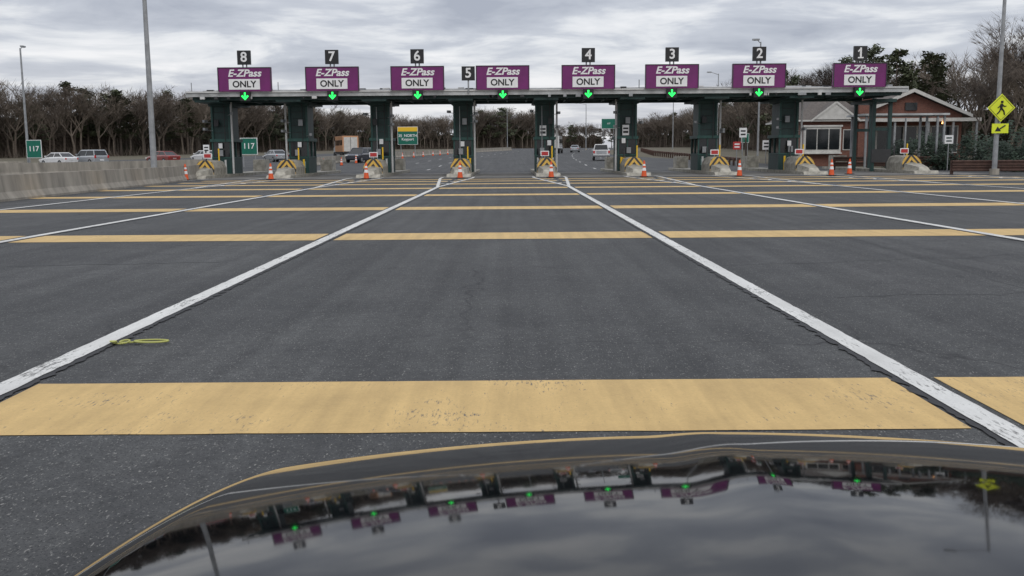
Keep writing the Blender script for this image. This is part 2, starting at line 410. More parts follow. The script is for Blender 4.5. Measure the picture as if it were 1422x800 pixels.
mb.bx(x0+.05,x1-.05,63.09,63.17,5.43,5.52,'pipe')
mb.bx(x0+.3,x1-.3,63.6,63.85,4.98,5.34,'green')
mb.bx(x0+.3,x1-.3,66.6,66.9,5.01,5.34,'green')
mb.bx(x0+.3,x1-.3,70.6,70.85,4.98,5.34,'green')
mb.bx(x0,x1,71.2,71.33,5.15,5.53,'fascia')
x=x0+.4
while x<x1: mb.bx(x-.06,x+.06,63.86,70.6,5.08,5.335,'green'); x+=1.35
for x in isl[:8]:
    mb.bx(x-.8,x+.8,63.5,71.0,4.86,5.0,'green')
mb.cyl((x0+1,63.6,5.56),(x1-1,63.6,5.56),.04,.04,6,'galv')
mb.cyl((x0+1,64.1,5.62),(x1-6,64.1,5.62),.05,.05,6,'pipe')
r=random.Random(3)
for i in range(34):
    x=r.uniform(x0+.5,x1-.5); mb.box((x,63.5+r.random()*.5,5.56),(r.uniform(.15,.6),.25,r.uniform(.12,.3)),r.choice(('galv','pipe','dark')))
for i in range(26):
    x=r.uniform(x0+.5,x1-.5); mb.box((x,63.12,5.1),(r.uniform(.1,.35),.16,.16),r.choice(('galv','pipe','dark','black')))
for x in(-20.6,-15,-7.2,8.3): mb.cyl((x,63.5,5.5),(x,63.5,6.1),.03,.03,6,'galv')
mb.obj('toll_plaza_canopy')
nums=['8','7','6','5','4','3','2','1']; lx=[-17.0,-11.4,-5.95,-.5,4.98,10.33,15.9,22.35]
for i,(n,x) in enumerate(zip(nums,lx)):
    mb=MB()
    mb.box((0,.1,.75),(3.42,.2,1.5),'purple')
    for a in(-1,1): mb.box((a*1.69,-.01,.75),(.05,.06,1.5),'dark')
    mb.box((0,-.0,1.485),(3.42,.05,.05),'dark')
    mb.box((-.02,-.02,.44),(1.98,.03,.66),'white')
    mb.box((0,.3,.4),(.2,.3,.8),'galv');mb.box((-1.2,.3,.3),(.1,.3,.8),'galv');mb.box((1.2,.3,.3),(.1,.3,.8),'galv')
    mb.box((0,.05,-.31),(.66,.26,.60),'black')
    mb.add([(-.055,-.09,-.08),(.055,-.09,-.08),(.055,-.09,-.36),(-.055,-.09,-.36)],[(0,1,2,3)],'led')
    mb.add([(0,-.09,-.56),(-.24,-.09,-.31),(-.16,-.09,-.24),(0,-.09,-.41),(.16,-.09,-.24),(.24,-.09,-.31)],[(0,1,2,3),(0,3,4,5)],'led')
    if n=='5':
        bx=-2.2; bz=1.03
        mb.cyl((bx,.12,-.2),(bx,.12,.6),.05,.05,8,'galv')
    else:
        bx=0; bz=2.12
        mb.cyl((bx-.12,.2,1.5),(bx-.12,.2,1.75),.045,.045,8,'galv'); mb.cyl((bx+.12,.2,1.5),(bx+.12,.2,1.75),.045,.045,8,'galv')
    mb.box((bx,.12,bz),(.84,.2,.88),'black')
    if n=='1':
        mb.prismy([(-.20,bz+.12),(-.03,bz+.30),(-.03,bz+.17),(-.15,bz+.06)],.0,.02,'white'); mb.bx(-.18,.18,.0,.02,bz-.33,bz-.25,'white')
    o=mb.obj('toll_lane_sign',(x,62.95,5.5+(-.0)))
    text('E-ZPass','logo_text',(0,-.02,1.12),.62,'white',o,shear=.25,off=.016,sx=1.08)
    text('ONLY','only_text',(-.02,-.04,.43),.56,'black',o,off=.014,sx=1.0)
    text(n,'lane_number',(bx,.01,bz),.85,'white',o,off=.016)
# ---------------------------------------------------------------- traffic cones
def conemesh():
    mb=MB(); mb.box((0,0,.02),(.38,.38,.04),'rubber')
    hs=[(.04,.15),(.34,.112),(.34,.114),(.50,.093),(.50,.091),(.60,.078),(.60,.080),(.70,.066),(.70,.064),(.88,.035)]
    mt=['orange',None,'white',None,'orange',None,'white',None,'orange']
    for i,m in enumerate(mt):
        if m: mb.cyl((0,0,hs[i][0]),(0,0,hs[i+1][0]),hs[i][1],hs[i+1][1],16,m,cap=(i==8))
    return mb.mesh('traffic_cone')
cm=conemesh()
for i,x in enumerate((-19.1,-14.1,-8.5,-3.0,2.35,7.8,13.4,18.8,20.9)):
    inst(cm,'traffic_cone',(x,57+(0 if i<8 else 3),.016),random.random(),1.08)
g=empty('traffic_cones_far')
for i in range(15):
    y=94+i*8+random.uniform(-1.5,1.5); inst(cm,'cone',(-18.5+xc(y)+i*.22+random.uniform(-.3,.3),y,gz(y)),0,1.0,g)
# ---------------------------------------------------------------- lamp posts and signs
def lamp(x,y,h,arms=((1,0),),r=.14,armlen=2.2,base=0):
    mb=MB(); z=0
    mb.cyl((0,0,0),(0,0,.35),r*1.9,r*1.8,12,'concrete'); mb.cyl((0,0,.3),(0,0,h),r,r*.55,12,'galv')
    for ax,ay in arms:
        mb.cyl((0,0,h-.15),(ax*armlen,ay*armlen,h+.25),.05,.04,8,'galv')
        mb.box((ax*(armlen+.3),ay*(armlen+.3),h+.25),(.75 if ax else .3,.3 if ax else .75,.16),'galv')
        mb.box((ax*(armlen+.3),ay*(armlen+.3),h+.16),(.5 if ax else .22,.22 if ax else .5,.05),'pipe')
    return mb.obj('street_lamp',(x,y,gz(y)+base))
lamp(-18.35,50,12,((1,0),(-1,0)),.16,base=.0)
lamp(28.35,57,13,((-1,0),),.15)
lamp(-54.5,110,13,((0,.5),),.16,1.0)
lamp(26.6,105,12.6,((-.35,0),),.12,1.2)
lamp(33.8,160,13,((-.6,0),),.12)
lamp(-1.1,300,12,((1,0),),.14); lamp(36.5,220,13,((-1,0),),.13); lamp(-24,180,11,((1,0),),.12); lamp(20,260,12,((-1,0),),.14)
def gsign(x,y,w,h,zc,txt,top=False,name='highway_sign',ts=.55):
    mb=MB(); mb.box((0,0,zc),(w,.06,h),'white'); mb.box((0,-.035,zc),(w-.12,.03,h-.12),'greensign')
    if top: mb.box((0,-.04,zc+h*.36),(w-.1,.05,h*.24),'amber')
    for a in(-1,1): mb.cyl((a*w*.35,.08,0),(a*w*.35,.08,zc+h/2),.06,.06,8,'galv')
    o=mb.obj(name,(x,y,gz(y)))
    for i,t in enumerate(txt): text(t,'sign_text',(0,-.075,zc+(len(txt)/2-.5-i)*ts*.95-(h*.1 if top else 0)),ts,'white',o,off=.01)
gsign(-53.3,109,1.7,2.0,1.9,['117'],ts=.8); gsign(-26.6,99,1.75,1.7,2.1,['117'],ts=.8)
gsign(-20.3,158,1.9,2.9,3.4,['Exit','117'],True); gsign(-16.9,160,3.3,2.9,3.4,['35  NORTH','Keyport'],True,ts=.6)
gsign(24,240,3.5,2.4,6.5,['117']); gsign(36,150,1.2,1.4,2.6,['2'])
mb=MB(); d=.80
mb.prismy([(0,-d),(d,0),(0,d),(-d,0)],-.03,.0,'yellowsign')
for a in range(4):
    t=math.pi/2*a
    p=[(math.sin(t)*.70,-math.cos(t)*.70),(math.sin(t+math.pi/2)*.70,-math.cos(t+math.pi/2)*.70)]
    mb.cyl((p[0][0],-.035,p[0][1]),(p[1][0],-.035,p[1][1]),.014,.014,4,'black')
Y=-.05
def limb(p,q,r0,r1): mb.cyl((p[0],Y,p[1]),(q[0],Y,q[1]),r0,r1,8,'black')
limb((.02,.28),(.02,.40),.07,.07)
limb((.0,.22),(-.02,-.02),.085,.07); limb((-.02,0),(.14,-.18),.05,.04); limb((.14,-.18),(.2,-.4),.04,.035); limb((-.02,0),(-.1,-.2),.05,.04); limb((-.1,-.2),(-.24,-.36),.04,.035)
limb((.02,.2),(.16,.08),.035,.03); limb((.16,.08),(.27,.1),.03,.025); limb((-.02,.2),(-.14,.06),.035,.03); limb((-.14,.06),(-.22,0),.03,.025)
mb.prismy([(-.48,-1.45),(.48,-1.45),(.48,-.90),(-.48,-.90)],-.03,0,'yellowsign')
mb.cyl((.28,-.045,-1.0),(-.1,-.045,-1.25),.04,.04,6,'black'); mb.prismy([(-.3,-1.34),(.05,-1.33),(-.16,-1.07)],-.05,-.035,'black')
mb.cyl((0,.05,-1.5),(0,.05,.6),.04,.04,8,'galv')
mb.obj('pedestrian_crossing_sign',(28.42,56.78,3.85))
def ssign(x,y,z,w,h,col='white',bar='black'):
    mb=MB(); mb.cyl((0,.03,0),(0,.03,z+h/2),.035,.035,6,'galv'); mb.box((0,0,z),(w,.03,h),col)
    for i in range(2): mb.box((0,-.02,z+h*(.18-.36*i)),(w*.65,.015,h*.16),bar)
    mb.obj('traffic_sign',(x,y,gz(y)))
ssign(23.3,98,3.1,.75,.95);ssign(24.6,94,1.9,.7,.9);ssign(20.4,88,1.9,.7,.7,'red','white');ssign(22.6,82,1.7,.6,.8);ssign(31.2,69.5,2.2,.6,.6,'white','green');ssign(-30,96,1.9,.6,.8)
# ---------------------------------------------------------------- service building
b=empty('brick_building',(0,0,gz(88)))
def bpart(name,fn): mb=MB(); fn(mb); return mb.obj(name,parent=b)
def walls(mb):
    mb.bx(26,32,88,97,0,4.1,'brick'); mb.bx(32,41.5,90,100,0,4.6,'brick')
    mb.prismy([(32,4.6),(41.5,4.6),(36.75,6.6)],90.02,99.98,'brick')
    mb.bx(31.2,32.3,87.7,88.9,0,6.0,'brick')
def roof(mb):
    e=.5; z0,z1=4.1,6.3
    vs=[(26-e,88-e,z0),(32+e,88-e,z0),(32+e,97+e,z0),(26-e,97+e,z0),(28.2,91,z1),(30.4,91,z1),(30.4,94,z1),(28.2,94,z1)]
    mb.add(vs,[(0,1,5,4),(1,2,6,5),(2,3,7,6),(3,0,4,7),(4,5,6,7),(3,2,1,0)],'shingle')
    for s in(-1,1):
        mb.add([(36.75,89.4,6.9),(36.75,100.6,6.9),(36.75+s*5.4,100.6,4.55),(36.75+s*5.4,89.4,4.55),(36.75,89.4,6.72),(36.75,100.6,6.72),(36.75+s*5.4,100.6,4.37),(36.75+s*5.4,89.4,4.37)],[(0,1,2,3),(4,5,6,7),(0,3,7,4),(3,2,6,7)],'shingle')
    mb.add([(27.1,87.3,4.15),(30.9,87.3,4.15),(29,87.3,5.6),(29,91.3,5.6)],[(0,1,2)],'trim')
    mb.add([(26.9,87.25,4.12),(29,87.25,5.72),(29,91.4,5.72),(26.9,91.4,4.12)],[(0,1,2,3)],'shingle')
    mb.add([(31.1,87.25,4.12),(29,87.25,5.72),(29,91.4,5.72),(31.1,91.4,4.12)],[(0,1,2,3)],'shingle')
def trims(mb):
    for s in(-1,1):
        mb.add([(36.75,89.35,6.95),(36.75+s*5.45,89.35,4.6),(36.75+s*5.45,89.35,4.3),(36.75,89.35,6.62)],[(0,1,2,3)],'trim')
        mb.add([(29,87.22,5.78),(29+s*2.2,87.22,4.12),(29+s*2.2,87.22,3.92),(29,87.22,5.55)],[(0,1,2,3)],'trim')
    mb.bx(25.45,32.55,87.42,87.52,3.98,4.12,'trim')
    mb.bx(25.4,25.5,87.5,97.5,3.98,4.12,'trim')
    mb.bx(26.3,29.6,87.5,87.98,1.2,3.5,'trim'); mb.bx(26.2,29.7,87.4,88,3.5,3.65,'trim'); mb.bx(26.2,29.7,87.4,88,1.1,1.22,'trim')
    mb.bx(31.9,41.8,86.9,90.1,3.95,4.15,'galv')
    mb.bx(31.9,41.8,86.86,86.9,3.9,4.2,'trim')
def windows(mb):
    for a,c in((26.45,27.4),(27.5,28.45),(28.55,29.45)): mb.bx(a,c,87.46,87.52,1.5,3.3,'glass')
    mb.bx(30.0,30.9,87.93,87.99,1.5,3.2,'glass'); mb.bx(29.92,30.98,87.95,87.995,1.42,3.28,'trim')
    for i in range(7):
        a=32.5+i*1.25; mb.bx(a,a+1.1,89.93,89.99,1.2,3.5,'glass')
    mb.bx(32.4,41.2,89.94,89.995,1.1,3.6,'trim')
    for i in range(3): mb.bx(25.93,25.99,89+i*2.5,90.2+i*2.5,1.3,3.2,'glass')
    mb.bx(36.2,37.3,89.9,89.97,5.0,5.7,'glass')
def porch(mb):
    for x in(32.2,34.2,37.2,39.4,41.5): mb.box((x,87.1,1.98),(.18,.18,3.94),'galv')
    mb.bx(31.9,41.8,86.9,90,.0,.12,'conc_lt')
    for i in range(14):
        mb.cyl((32.3+i*.68,87.15,.12),(32.3+i*.68,87.15,1.0),.02,.02,6,'dark')
    mb.bx(32.2,41.4,87.12,87.18,.98,1.04,'dark')
def plight(mb): 
    mb.cyl((38.4,86.8,3.68),(38.4,86.8,3.86),.16,.10,10,'lamp')
bpart('walls',walls);bpart('roof',roof);bpart('trim',trims);bpart('windows',windows);bpart('porch',porch);bpart('porch_light',plight)
mb=MB()
for x in(0,5.2,5.7):
    for y in(0,3): mb.box((x,y,2),(.14,.14,4.0),'galv')
mb.box((2.8,1.5,4.05),(6.3,3.6,.14),'fascia'); mb.box((2.8,-.2,1.9),(.1,.1,3.8),'galv')
mb.obj('walkway_shelter',(26.0,71.5,0))
# ---------------------------------------------------------------- vehicles (front = +Y)
def vehicle(kind,paintm):
    mb=MB()
    def loft(st,mat):
        vs=[];fs=[]
        for (y,w,zb,zt,c) in st:
            vs+=[(-w+.06,y,zb),(-w,y,zb+.15),(-w,y,zt-.14),(-w+c,y,zt),(w-c,y,zt),(w,y,zt-.14),(w,y,zb+.15),(w-.06,y,zb)]
        for i in range(len(st)-1):
            for j in range(8): fs.append((i*8+j,i*8+(j+1)%8,(i+1)*8+(j+1)%8,(i+1)*8+j))
        fs.append(tuple(range(7,-1,-1))); k=(len(st)-1)*8; fs.append(tuple(range(k,k+8)))
        mb.add(vs,fs,mat)
    def cabin(yb0,yb1,yt0,yt1,wb,wt,z0,z1):
        v=[(-wb,yb0,z0),(wb,yb0,z0),(wb,yb1,z0),(-wb,yb1,z0),(-wt,yt0,z1),(wt,yt0,z1),(wt,yt1,z1),(-wt,yt1,z1)]
        mb.add(v,[(0,1,5,4),(1,2,6,5),(2,3,7,6),(3,0,4,7)],'glass')
        mb.box((0,(yt0+yt1)/2,z1+.03),(wt*2+.06,yt1-yt0+.1,.09),paintm,0,(.92,.94))
        for i in range(4): mb.cyl(v[i],v[i+4],.05,.045,6,paintm)
        for s in(-1,1):
            f=.5; mb.cyl((s*wb,yb0+(yb1-yb0)*f,z0),(s*wt,yt0+(yt1-yt0)*f,z1),.045,.04,6,paintm)
    def wheels(ys,w,r=.33):
        for y in ys:
            for s in(-1,1):
                mb.cyl((s*(w-.22),y,r),(s*(w+.01),y,r),r,r,20,'rubber'); mb.cyl((s*(w+.0),y,r),(s*(w+.025),y,r),r*.62,r*.55,14,'galv')
    if kind=='sedan':
        loft([(-2.35,.78,.4,.88,.1),(-2.2,.86,.28,1.0,.1),(-1.2,.9,.22,1.03,.08),(.9,.9,.22,.98,.08),(1.9,.87,.25,.84,.12),(2.3,.74,.35,.68,.14)],paintm)
        cabin(-1.75,1.15,-1.1,.35,.8,.62,.98,1.42); wheels((-1.4,1.4),.9)
        hz=.8; L=-2.3
    elif kind=='suv':
        loft([(-2.3,.86,.42,1.05,.06),(-2.2,.92,.3,1.12,.08),(.9,.92,.28,1.08,.08),(1.9,.9,.3,1.0,.1),(2.25,.78,.4,.85,.12)],paintm)
        cabin(-2.2,1.1,-1.95,.4,.84,.7,1.06,1.68); wheels((-1.4,1.42),.92,.37); hz=1.0; L=-2.3
    elif kind=='pickup':
        loft([(-2.85,.96,.5,1.22,.04),(-2.8,.98,.45,1.25,.04),(1.6,.98,.42,1.25,.06),(2.6,.95,.45,1.15,.1),(2.8,.88,.5,1.0,.1)],paintm)
        mb.bx(-.82,.82,-2.7,-.75,1.2,1.256,'dark')
        cabin(-.75,1.75,-.5,.9,.88,.72,1.22,1.86); wheels((-1.75,1.75),.98,.40); hz=1.0; L=-2.87
        mb.bx(-.93,.93,-3.02,-2.86,.5,.68,'galv'); mb.bx(-.6,.6,-2.88,-2.855,.78,1.16,'car_silver')
    if kind in('sedan','suv','pickup'):
        for s in(-1,1):
            w={'sedan':.72,'suv':.8,'pickup':.88}[kind]
            mb.box((s*w,L-.01,hz),(.18,.1,.3 if kind!='sedan' else .16),'tail'); mb.box((s*.66,2.24 if kind!='pickup' else 2.76,.68 if kind=='sedan' else .85),(.3,.16,.13),'head')
            mb.box((s*1.0,.85,1.08 if kind=='sedan' else 1.25),(.2,.12,.13),paintm)
        mb.box((0,L-.03,.62),(.5,.04,.14),'white')
    if kind=='truck':
        mb.bx(-1.2,1.2,-4.5,2.0,.95,3.3,paintm); mb.bx(-1.1,1.1,-4.4,4.0,.7,.95,'dark')
        for i in range(5): mb.bx(1.2,1.22,-4.1+i*1.2,-3.2+i*1.2,1.9,2.7,'glass'); mb.bx(-1.22,-1.2,-4.1+i*1.2,-3.2+i*1.2,1.9,2.7,'glass')
        mb.bx(-1.0,1.0,-4.54,-4.5,1.0,3.1,'trim'); mb.bx(-.03,.03,-4.56,-4.54,1.0,3.1,'dark')
        mb.prismx([(2.1,.6),(4.4,.6),(4.4,1.5),(3.7,1.7),(3.3,2.6),(2.1,2.7)],-1.05,1.05,'car_white'); mb.prismx([(3.45,1.75),(3.78,1.68),(3.38,2.55),(3.2,2.55)],-1.07,1.07,'glass')
        for y in(-3.3,-2.2,3.3):
            for s in(-1,1): mb.cyl((s*.85,y,.48),(s*1.18,y,.48),.48,.48,18,'rubber')
    return mb
def put(kind,pm,name,x,y,rz,b=.03):
    return vehicle(kind,pm).obj(name,(x,y,gz(y)+.005),rz,bevel=b)
put('sedan','car_white','car',-50.2,108,rad(60)); put('suv','car_silver','car',-47.2,109,rad(57)); put('sedan','car_red','car',-42.2,118,rad(55)); put('sedan','car_white','car',-39,124,rad(45))
put('sedan','car_silver','car',-30,124,rad(35)); put('suv','car_dark','car',-27.4,126,rad(30))
put('pickup','car_white','pickup_truck',10.9,118,rad(-4)); 
put('suv','car_dark','car',-17.9,115,rad(165)); put('truck','car_tan','box_truck',-25.5,150,rad(20)); put('sedan','car_silver','car',13.5,205,rad(-8)); put('truck','car_white','box_truck',8.6,190,rad(-8))
# ---------------------------------------------------------------- trees
def tubes(mb,p,d,L,r,depth,maxd,rr,mat,twigs):
    n=2; q=p
    for i in range(n):
        d=(d+Vector((rr.uniform(-.16,.16),rr.uniform(-.16,.16),rr.uniform(0,.10)))).normalized()
        q2=q+d*L/n; r2=r*(.82 if i==0 else .68)
        mb.cyl(q,q2,r if i==0 else r*.82,r2,3 if depth>1 else 6,mat,False); 
        if depth>=1 and depth<maxd and rr.random()<.6:
            dd=(d+Vector((rr.uniform(-1,1),rr.uniform(-1,1),rr.uniform(-.1,.6)))).normalized()
            tubes(mb,q2,dd,L*.55,r2*.5,depth+1,maxd,rr,mat,twigs)
        q=q2
    if depth<maxd:
        k=rr.choice((2,3,3)) if depth else 4
        for j in range(k):
            a=rr.uniform(0,6.28); s=rr.uniform(.35,.8)
            dd=(d+Vector((math.cos(a)*s,math.sin(a)*s,rr.uniform(-.15,.3)))).normalized()
            tubes(mb,q,dd,L*rr.uniform(.6,.82),r*.6,depth+1,maxd,rr,mat,twigs)
    else:
        for j in range(twigs):
            dd=(d+Vector((rr.uniform(-.9,.9),rr.uniform(-.9,.9),rr.uniform(-.4,.7)))).normalized(); l=rr.uniform(.5,1.2)
            s=dd.orthogonal().normalized()*.018
            mb.add([q-s,q+s,q+dd*l],[(0,1,2)],mat)
def baretree(seed,h,maxd=4,twigs=5,mat='bark',r=.17,f=.36):
    rr=random.Random(seed); mb=MB()
    tubes(mb,Vector((0,0,-.3)),Vector((0,0,1)),h*f,r,0,maxd,rr,mat,twigs); return mb.mesh('bare_tree')
def leafball(mb,c,R,n,s,rr,mat,flat=.7):
    for i in range(n):
        v=Vector((rr.gauss(0,1),rr.gauss(0,1),rr.gauss(0,1))).normalized()*R*rr.uniform(.35,1.05); v.z*=flat
        p=c+v; a=Vector((rr.uniform(-1,1),rr.uniform(-1,1),rr.uniform(-.6,.6))).normalized(); b_=a.orthogonal().normalized()
        l=s*rr.uniform(.6,1.4)
        mb.add([p-a*l,p+b_*l*.45,p+a*l,p-b_*l*.45],[(0,1,2,3)],mat)
def pine(seed,h):
    rr=random.Random(seed); mb=MB(); mb.cyl((0,0,-.3),(rr.uniform(-.3,.3),0,h*.95),.2,.05,6,'bark2',False)
    nb=34
    for i in range(nb):
        t=.30+.70*i/nb; z=h*t; R=(1-t)**.6*h*.24*rr.uniform(.55,1.25)+.4; a=rr.uniform(0,6.28)
        tip=Vector((math.cos(a)*R,math.sin(a)*R,z+R*.2)); mb.cyl((0,0,z),tip,.05,.02,3,'bark2',False)
        leafball(mb,tip,.8,32,.24,rr,'needle',.6); leafball(mb,tip*.6+Vector((0,0,z*.4)),.6,18,.24,rr,'needle',.6)
    return mb.mesh('pine_tree')
bares=[baretree(i+10,rh,4,4,'bark' if i%3 else 'bark2',f=(.36,.26,.30,.34,.24,.28)[i]) for i,rh in enumerate((12,13,12.5,11.5,13,12))]
pines=[pine(i+40,12) for i in range(4)]
def hmax(me): return max(v.co.z for v in me.vertices)
BH=[hmax(m) for m in bares]; PH=[hmax(m) for m in pines]
def outward(a,c):
    L=math.hypot(c[0]-a[0],c[1]-a[1]); nx,ny=-(c[1]-a[1])/L,(c[0]-a[0])/L
    mx_,my_=(a[0]+c[0])/2,(a[1]+c[1])/2
    if nx*(mx_-8)+ny*(my_-60)<0: nx,ny=-nx,-ny
    return L,nx,ny
def treeline(name,pts,rows,step,pr,hf=.62):
    g=empty(name); rr=random.Random(len(pts)*13+int(step*10)+int(pts[0][0]))
    for a,c in zip(pts[:-1],pts[1:]):
        L,nx,ny=outward(a,c); n=max(1,int(L/step))
        for i in range(n):
            for r in range(rows):
                t=(i+rr.random())/n; off=r*3.6+rr.uniform(-1.5,1.5)
                x=a[0]+(c[0]-a[0])*t+nx*off; y=a[1]+(c[1]-a[1])*t+ny*off; H=(a[2]+(c[2]-a[2])*t)*rr.uniform(.66,1.0)
                if rr.random()<pr*(.5+.25*r): k=rr.randrange(4); s=H*.97/PH[k]; m=pines[k]
                else: k=rr.randrange(6); s=H/BH[k]; m=bares[k]
                sxy=s*rr.uniform(1.0,1.45)
                inst(m,'tree',(x,y,gz(y)-.1),rr.uniform(0,6.28),(sxy,sxy,s),g)
    mb=MB()
    for a,c in zip(pts[:-1],pts[1:]):
        L,nx,ny=outward(a,c)
        for i in range(int(L*24)):
            t=rr.random(); off=rr.uniform(-2.5,rows*4+4); x=a[0]+(c[0]-a[0])*t+nx*off; y=a[1]+(c[1]-a[1])*t+ny*off
            H=rr.uniform(.5,2.2); w=rr.uniform(.03,.14); q=rr.uniform(0,3.14); lx_,ly_=math.cos(q)*w,math.sin(q)*w
            z=gz(y)-.1; ox,oy=rr.uniform(-.8,.8),rr.uniform(-.8,.8)
            mb.add([(x-lx_,y-ly_,z),(x+lx_,y+ly_,z),(x+ox,y+oy,z+H)],[(0,1,2)],'brush')
    mb.obj('undergrowth',parent=g,fixn=False)
    mb=MB(); P=[]
    nn=[outward(a,c) for a,c in zip(pts[:-1],pts[1:])]
    for s_,(a,c) in enumerate(zip(pts[:-1],pts[1:])):
        L,nx,ny=nn[s_]; n0=nn[max(0,s_-1)]; n1_=nn[min(len(nn)-1,s_+1)]
        k=max(2,int(L/1.1))
        for i in range(k):
            t=i/k
            if t<.5: w_=.5-t; vx,vy=nx*(1-w_)+n0[1]*w_,ny*(1-w_)+n0[2]*w_
            else: w_=t-.5; vx,vy=nx*(1-w_)+n1_[1]*w_,ny*(1-w_)+n1_[2]*w_
            P.append((a[0]+(c[0]-a[0])*t,a[1]+(c[1]-a[1])*t,a[2]+(c[2]-a[2])*t,vx,vy))
    P.append((c[0],c[1],c[2],nx,ny))
    prof=[(rows*3.6-5,0),(rows*3.6-4,.35),(rows*3.6-2,.75),(rows*3.6+1,1.0),(rows*3.6+14,1.02),(rows*3.6+20,0)]
    vs=[];fs=[]; K=len(prof)
    for i,(x,y,H,nx,ny) in enumerate(P):
        e=.72+.30*mnoise.noise(Vector((x*.06,y*.06,3)))+.16*mnoise.noise(Vector((x*.35,y*.35,9)))+rr.uniform(-.06,.06)
        for o_,h_ in prof:
            j=rr.uniform(-.3,.3); X,Y_=x+nx*(o_+j),y+ny*(o_+j); vs.append((X,Y_,gz(Y_)-.3+H*hf*e*h_*rr.uniform(.94,1.06)))
    for i in range(len(P)-1):
        for k in range(K-1): fs.append((i*K+k,(i+1)*K+k,(i+1)*K+k+1,i*K+k+1))
    mb.add(vs,fs,'hill'); mb.obj('wooded_bank',parent=g)
treeline('distant_tree_line',[(-165,150,15),(-98,170,15.5),(-78,205,16),(-62,270,15.5)],3,2.9,.26,.60)
treeline('distant_tree_line',[(-62,270,15),(-45,350,14),(-22,400,15),(-10,400,21),(8,420,20),(20,440,14),(42,440,13)],3,4.0,.2,.62)
treeline('distant_tree_line',[(44,430,13),(60,330,14),(60,250,15),(52,190,14.5),(47,150,14)],3,3.5,.22,.5)
treeline('distant_tree_line',[(45,137,15),(70,120,15),(105,102,15)],3,2.8,.45,.5)
bt=baretree(77,13.5,5,6,'bark2',.2); inst(bt,'bare_tree',(41.5,80,0),.4,13.3/hmax(bt)*1.0); 
bt2=baretree(91,12.5,5,6,'bark',.18); inst(bt2,'bare_tree',(45.5,84,0),1.4,13.8/hmax(bt2)); inst(bt2,'bare_tree',(51,100,.2),2.4,13/hmax(bt2)); inst(bt,'bare_tree',(39,108,.4),4,11.5/hmax(bt)); inst(bt2,'bare_tree',(37.3,76,0),.3,9.5/hmax(bt2))
inst(bt2,'bare_tree',(33,114,.3),.9,11.0/hmax(bt2)); inst(bt,'bare_tree',(28.5,118,.3),2.2,10.5/hmax(bt))
for i,(x,y,h) in enumerate(((36.2,106,11.0),(40.5,110,12.5),(44,112,12.3),(48,112,12.0),(31,110,10.0))): inst(pines[i%4],'pine_tree',(x,y,gz(y)),i*1.3,h/PH[i%4]*1.02)
def shrub(x,y,R,h,seed):
    rr=random.Random(seed); mb=MB()
    for i in range(5): 
        a=i*1.25; mb.cyl((0,0,0),(math.cos(a)*R*.4,math.sin(a)*R*.4,h*.6),.05,.02,5,'bark2',False)
    for i in range(46):
        a=rr.uniform(0,6.28); q=R*math.sqrt(rr.random()); z=rr.uniform(.12,1)*h*(1-.35*(q/R)**2)
        leafball(mb,Vector((math.cos(a)*q,math.sin(a)*q,z-.2)),.5*rr.uniform(.7,1.3),70,.11,rr,'shrub',.9)
    mb.obj('evergreen_shrub',(x,y,0),fixn=False)
for i,(x,y,R,h) in enumerate(((30.6,77,1.5,2.4),(33.8,70,1.7,3.0),(33.4,64,1.8,3.3),(36.2,66,2.0,3.5),(31.3,71.5,1.2,2.3),(38.8,69,1.9,3.3),(33.4,78,1.7,3.0))): shrub(x,y,R,h,i)
# ---------------------------------------------------------------- the car we ride in
XC=.40; CAMZ=1.45
def slope(y):
    if y>2.16: return .30+(y-2.16)*1.6
    if y>1.12: return .122+(.30-.122)*((y-1.12)/1.04)**1.2
    return .122-.13*(1.12-y)
dy=.01; tab={}
dcur=.648; tab[216]=dcur
for k in range(215,34,-1): dcur-=slope((k+.5)/100)*dy; tab[k]=dcur
dcur=.648
for k in range(217,281): dcur+=slope((k-.5)/100)*dy; tab[k]=dcur
def drop(y):
    k=int(y*100); f=y*100-k; return tab[k]*(1-f)+tab.get(k+1,tab[k])*f
def sst(a,b_,x): t=max(0,min(1,(x-a)/(b_-a))); return t*t*(3-2*t)
def hz(x,y):
    dx=x-XC; a=abs(dx); z=CAMZ-drop(y)-.078*dx*dx
    e=max(0,a-.89); z-=2.4*e*e
    xr=XC-.03-.06*(2.16-y)
    z+=.007*sst(xr-.07,xr+.07,x)*sst(.7,1.6,y)
    return z
car=empty('car')
mb=MB(); nx,ny=180,170; vs=[];fs=[]
for j in range(ny+1):
    y=.40+(2.60-.40)*j/ny
    for i in range(nx+1):
        u=-1+2*i/nx; hw=1.07-.24*max(0,(y-1.5)/1.1)**2
        x=XC+u*hw; vs.append((x,y,hz(x,y)))
for j in range(ny):
    for i in range(nx): a=j*(nx+1)+i; fs.append((a,a+1,a+nx+2,a+nx+1))
mb.add(vs,fs,'hood'); mb.obj('hood',parent=car,smooth=True,fixn=True)
mb=MB()
def skirt(ids,ox,oy):
    L=[vs[i] for i in ids]; n=len(L)
    V=L+[(x+ox*.03,y+oy*.03,z-.12) for x,y,z in L]+[(x+ox*.01,y+oy*.01,.3) for x,y,z in L]
    mb.add(V,[(r*n+k,r*n+k+1,(r+1)*n+k+1,(r+1)*n+k) for r in(0,1) for k in range(n-1)],'hood')
skirt([j*(nx+1) for j in range(ny+1)],-1,0)
skirt([j*(nx+1)+nx for j in range(ny+1)],1,0)
skirt([ny*(nx+1)+i for i in range(nx+1)],0,1)
mb.obj('fenders_and_bumper',parent=car)
mb=MB()
for s in(-1,1): mb.cyl((XC+s*.82,1.75,.33),(XC+s*1.07,1.75,.33),.33,.33,24,'rubber'); mb.cyl((XC+s*1.07,1.75,.33),(XC+s*1.085,1.75,.33),.2,.18,16,'galv')
mb.obj('front_wheels',parent=car)
mb=MB()
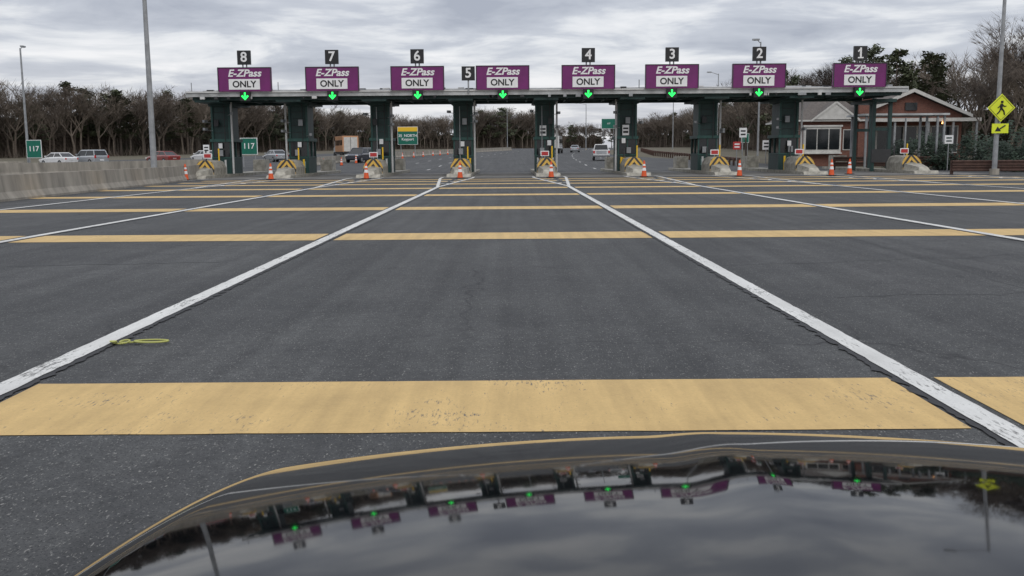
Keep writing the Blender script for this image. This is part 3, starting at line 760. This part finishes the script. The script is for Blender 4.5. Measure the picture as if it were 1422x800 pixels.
for i in range(5): mb.box((XC,2.635,.38+i*.04),(.75,.03,.02),'galv')
mb.obj('grille',parent=car)
# ---------------------------------------------------------------- world
w=bpy.data.worlds.new('World'); scene.world=w; w.use_nodes=True; nt=w.node_tree; nt.nodes.clear()
out=N(nt,'ShaderNodeOutputWorld'); sky=N(nt,'ShaderNodeTexSky',sky_type='NISHITA'); sky.sun_disc=False; sky.sun_elevation=rad(38); sky.sun_rotation=rad(200); sky.dust_density=2
bg1=N(nt,'ShaderNodeBackground'); setin(bg1,'Strength',.08); nt.links.new(sky.outputs[0],bg1.inputs[0])
tc=N(nt,'ShaderNodeTexCoord').outputs['Generated']; sp=N(nt,'ShaderNodeSeparateXYZ'); nt.links.new(tc,sp.inputs[0])
zz=mth(nt,'ADD',mth(nt,'MAXIMUM',sp.outputs[2],0.0),.10)
cb=N(nt,'ShaderNodeCombineXYZ'); nt.links.new(mth(nt,'DIVIDE',sp.outputs[0],zz),cb.inputs[0]); nt.links.new(mth(nt,'DIVIDE',sp.outputs[1],zz),cb.inputs[1])
n1=noi(nt,cb.outputs[0],1.35,8,.56,.35); 
n2=noi(nt,mapped(nt,cb.outputs[0],(.7,1,1)),.55,4,.5)
s=mth(nt,'ADD',mth(nt,'MULTIPLY',n1,.60),mth(nt,'MULTIPLY',n2,.40))
rp=N(nt,'ShaderNodeValToRGB'); nt.links.new(s,rp.inputs[0]); e=rp.color_ramp.elements
e[0].position=.38;e[0].color=(.43,.46,.54,1); e[1].position=.60;e[1].color=(.97,.97,.99,1)
m_=e.new(.485); m_.color=(.61,.64,.71,1); m_=e.new(.53); m_.color=(.80,.82,.86,1)
hor=ramp(nt,sp.outputs[2],.0,.10,(1,1,1),(0,0,0))
col=mixc(nt,mth(nt,'MULTIPLY',hor,.4),rp.outputs[0],(.80,.78,.79))
zen=mth(nt,'ADD',mth(nt,'MULTIPLY',mth(nt,'MAXIMUM',mth(nt,'SUBTRACT',sp.outputs[2],.25),0),1.0),1.0)
bg2=N(nt,'ShaderNodeBackground'); nt.links.new(col,bg2.inputs[0]); nt.links.new(zen,bg2.inputs[1])
mx=N(nt,'ShaderNodeMixShader'); setin(mx,0,.90); nt.links.new(bg1.outputs[0],mx.inputs[1]); nt.links.new(bg2.outputs[0],mx.inputs[2]); nt.links.new(mx.outputs[0],out.inputs[0])
sl=bpy.data.lights.new('sun','SUN'); sl.energy=.7; sl.angle=rad(25); sl.color=(1,.96,.9)
so=bpy.data.objects.new('sun',sl); C.objects.link(so); so.rotation_euler=(rad(52),0,rad(20))
# ---------------------------------------------------------------- camera
cd=bpy.data.cameras.new('camera'); cam=bpy.data.objects.new('camera',cd); C.objects.link(cam)
cd.sensor_width=36; cd.lens=33.92; cd.clip_start=.05; cd.clip_end=5000
cam.matrix_world=Matrix.Translation((0,0,CAMZ))@Matrix.Rotation(rad(90-7.95),4,'X')@Matrix.Rotation(rad(-.42),4,'Z')
scene.camera=cam
scene.view_settings.view_transform='Standard'; scene.view_settings.look='None'; scene.view_settings.exposure=0
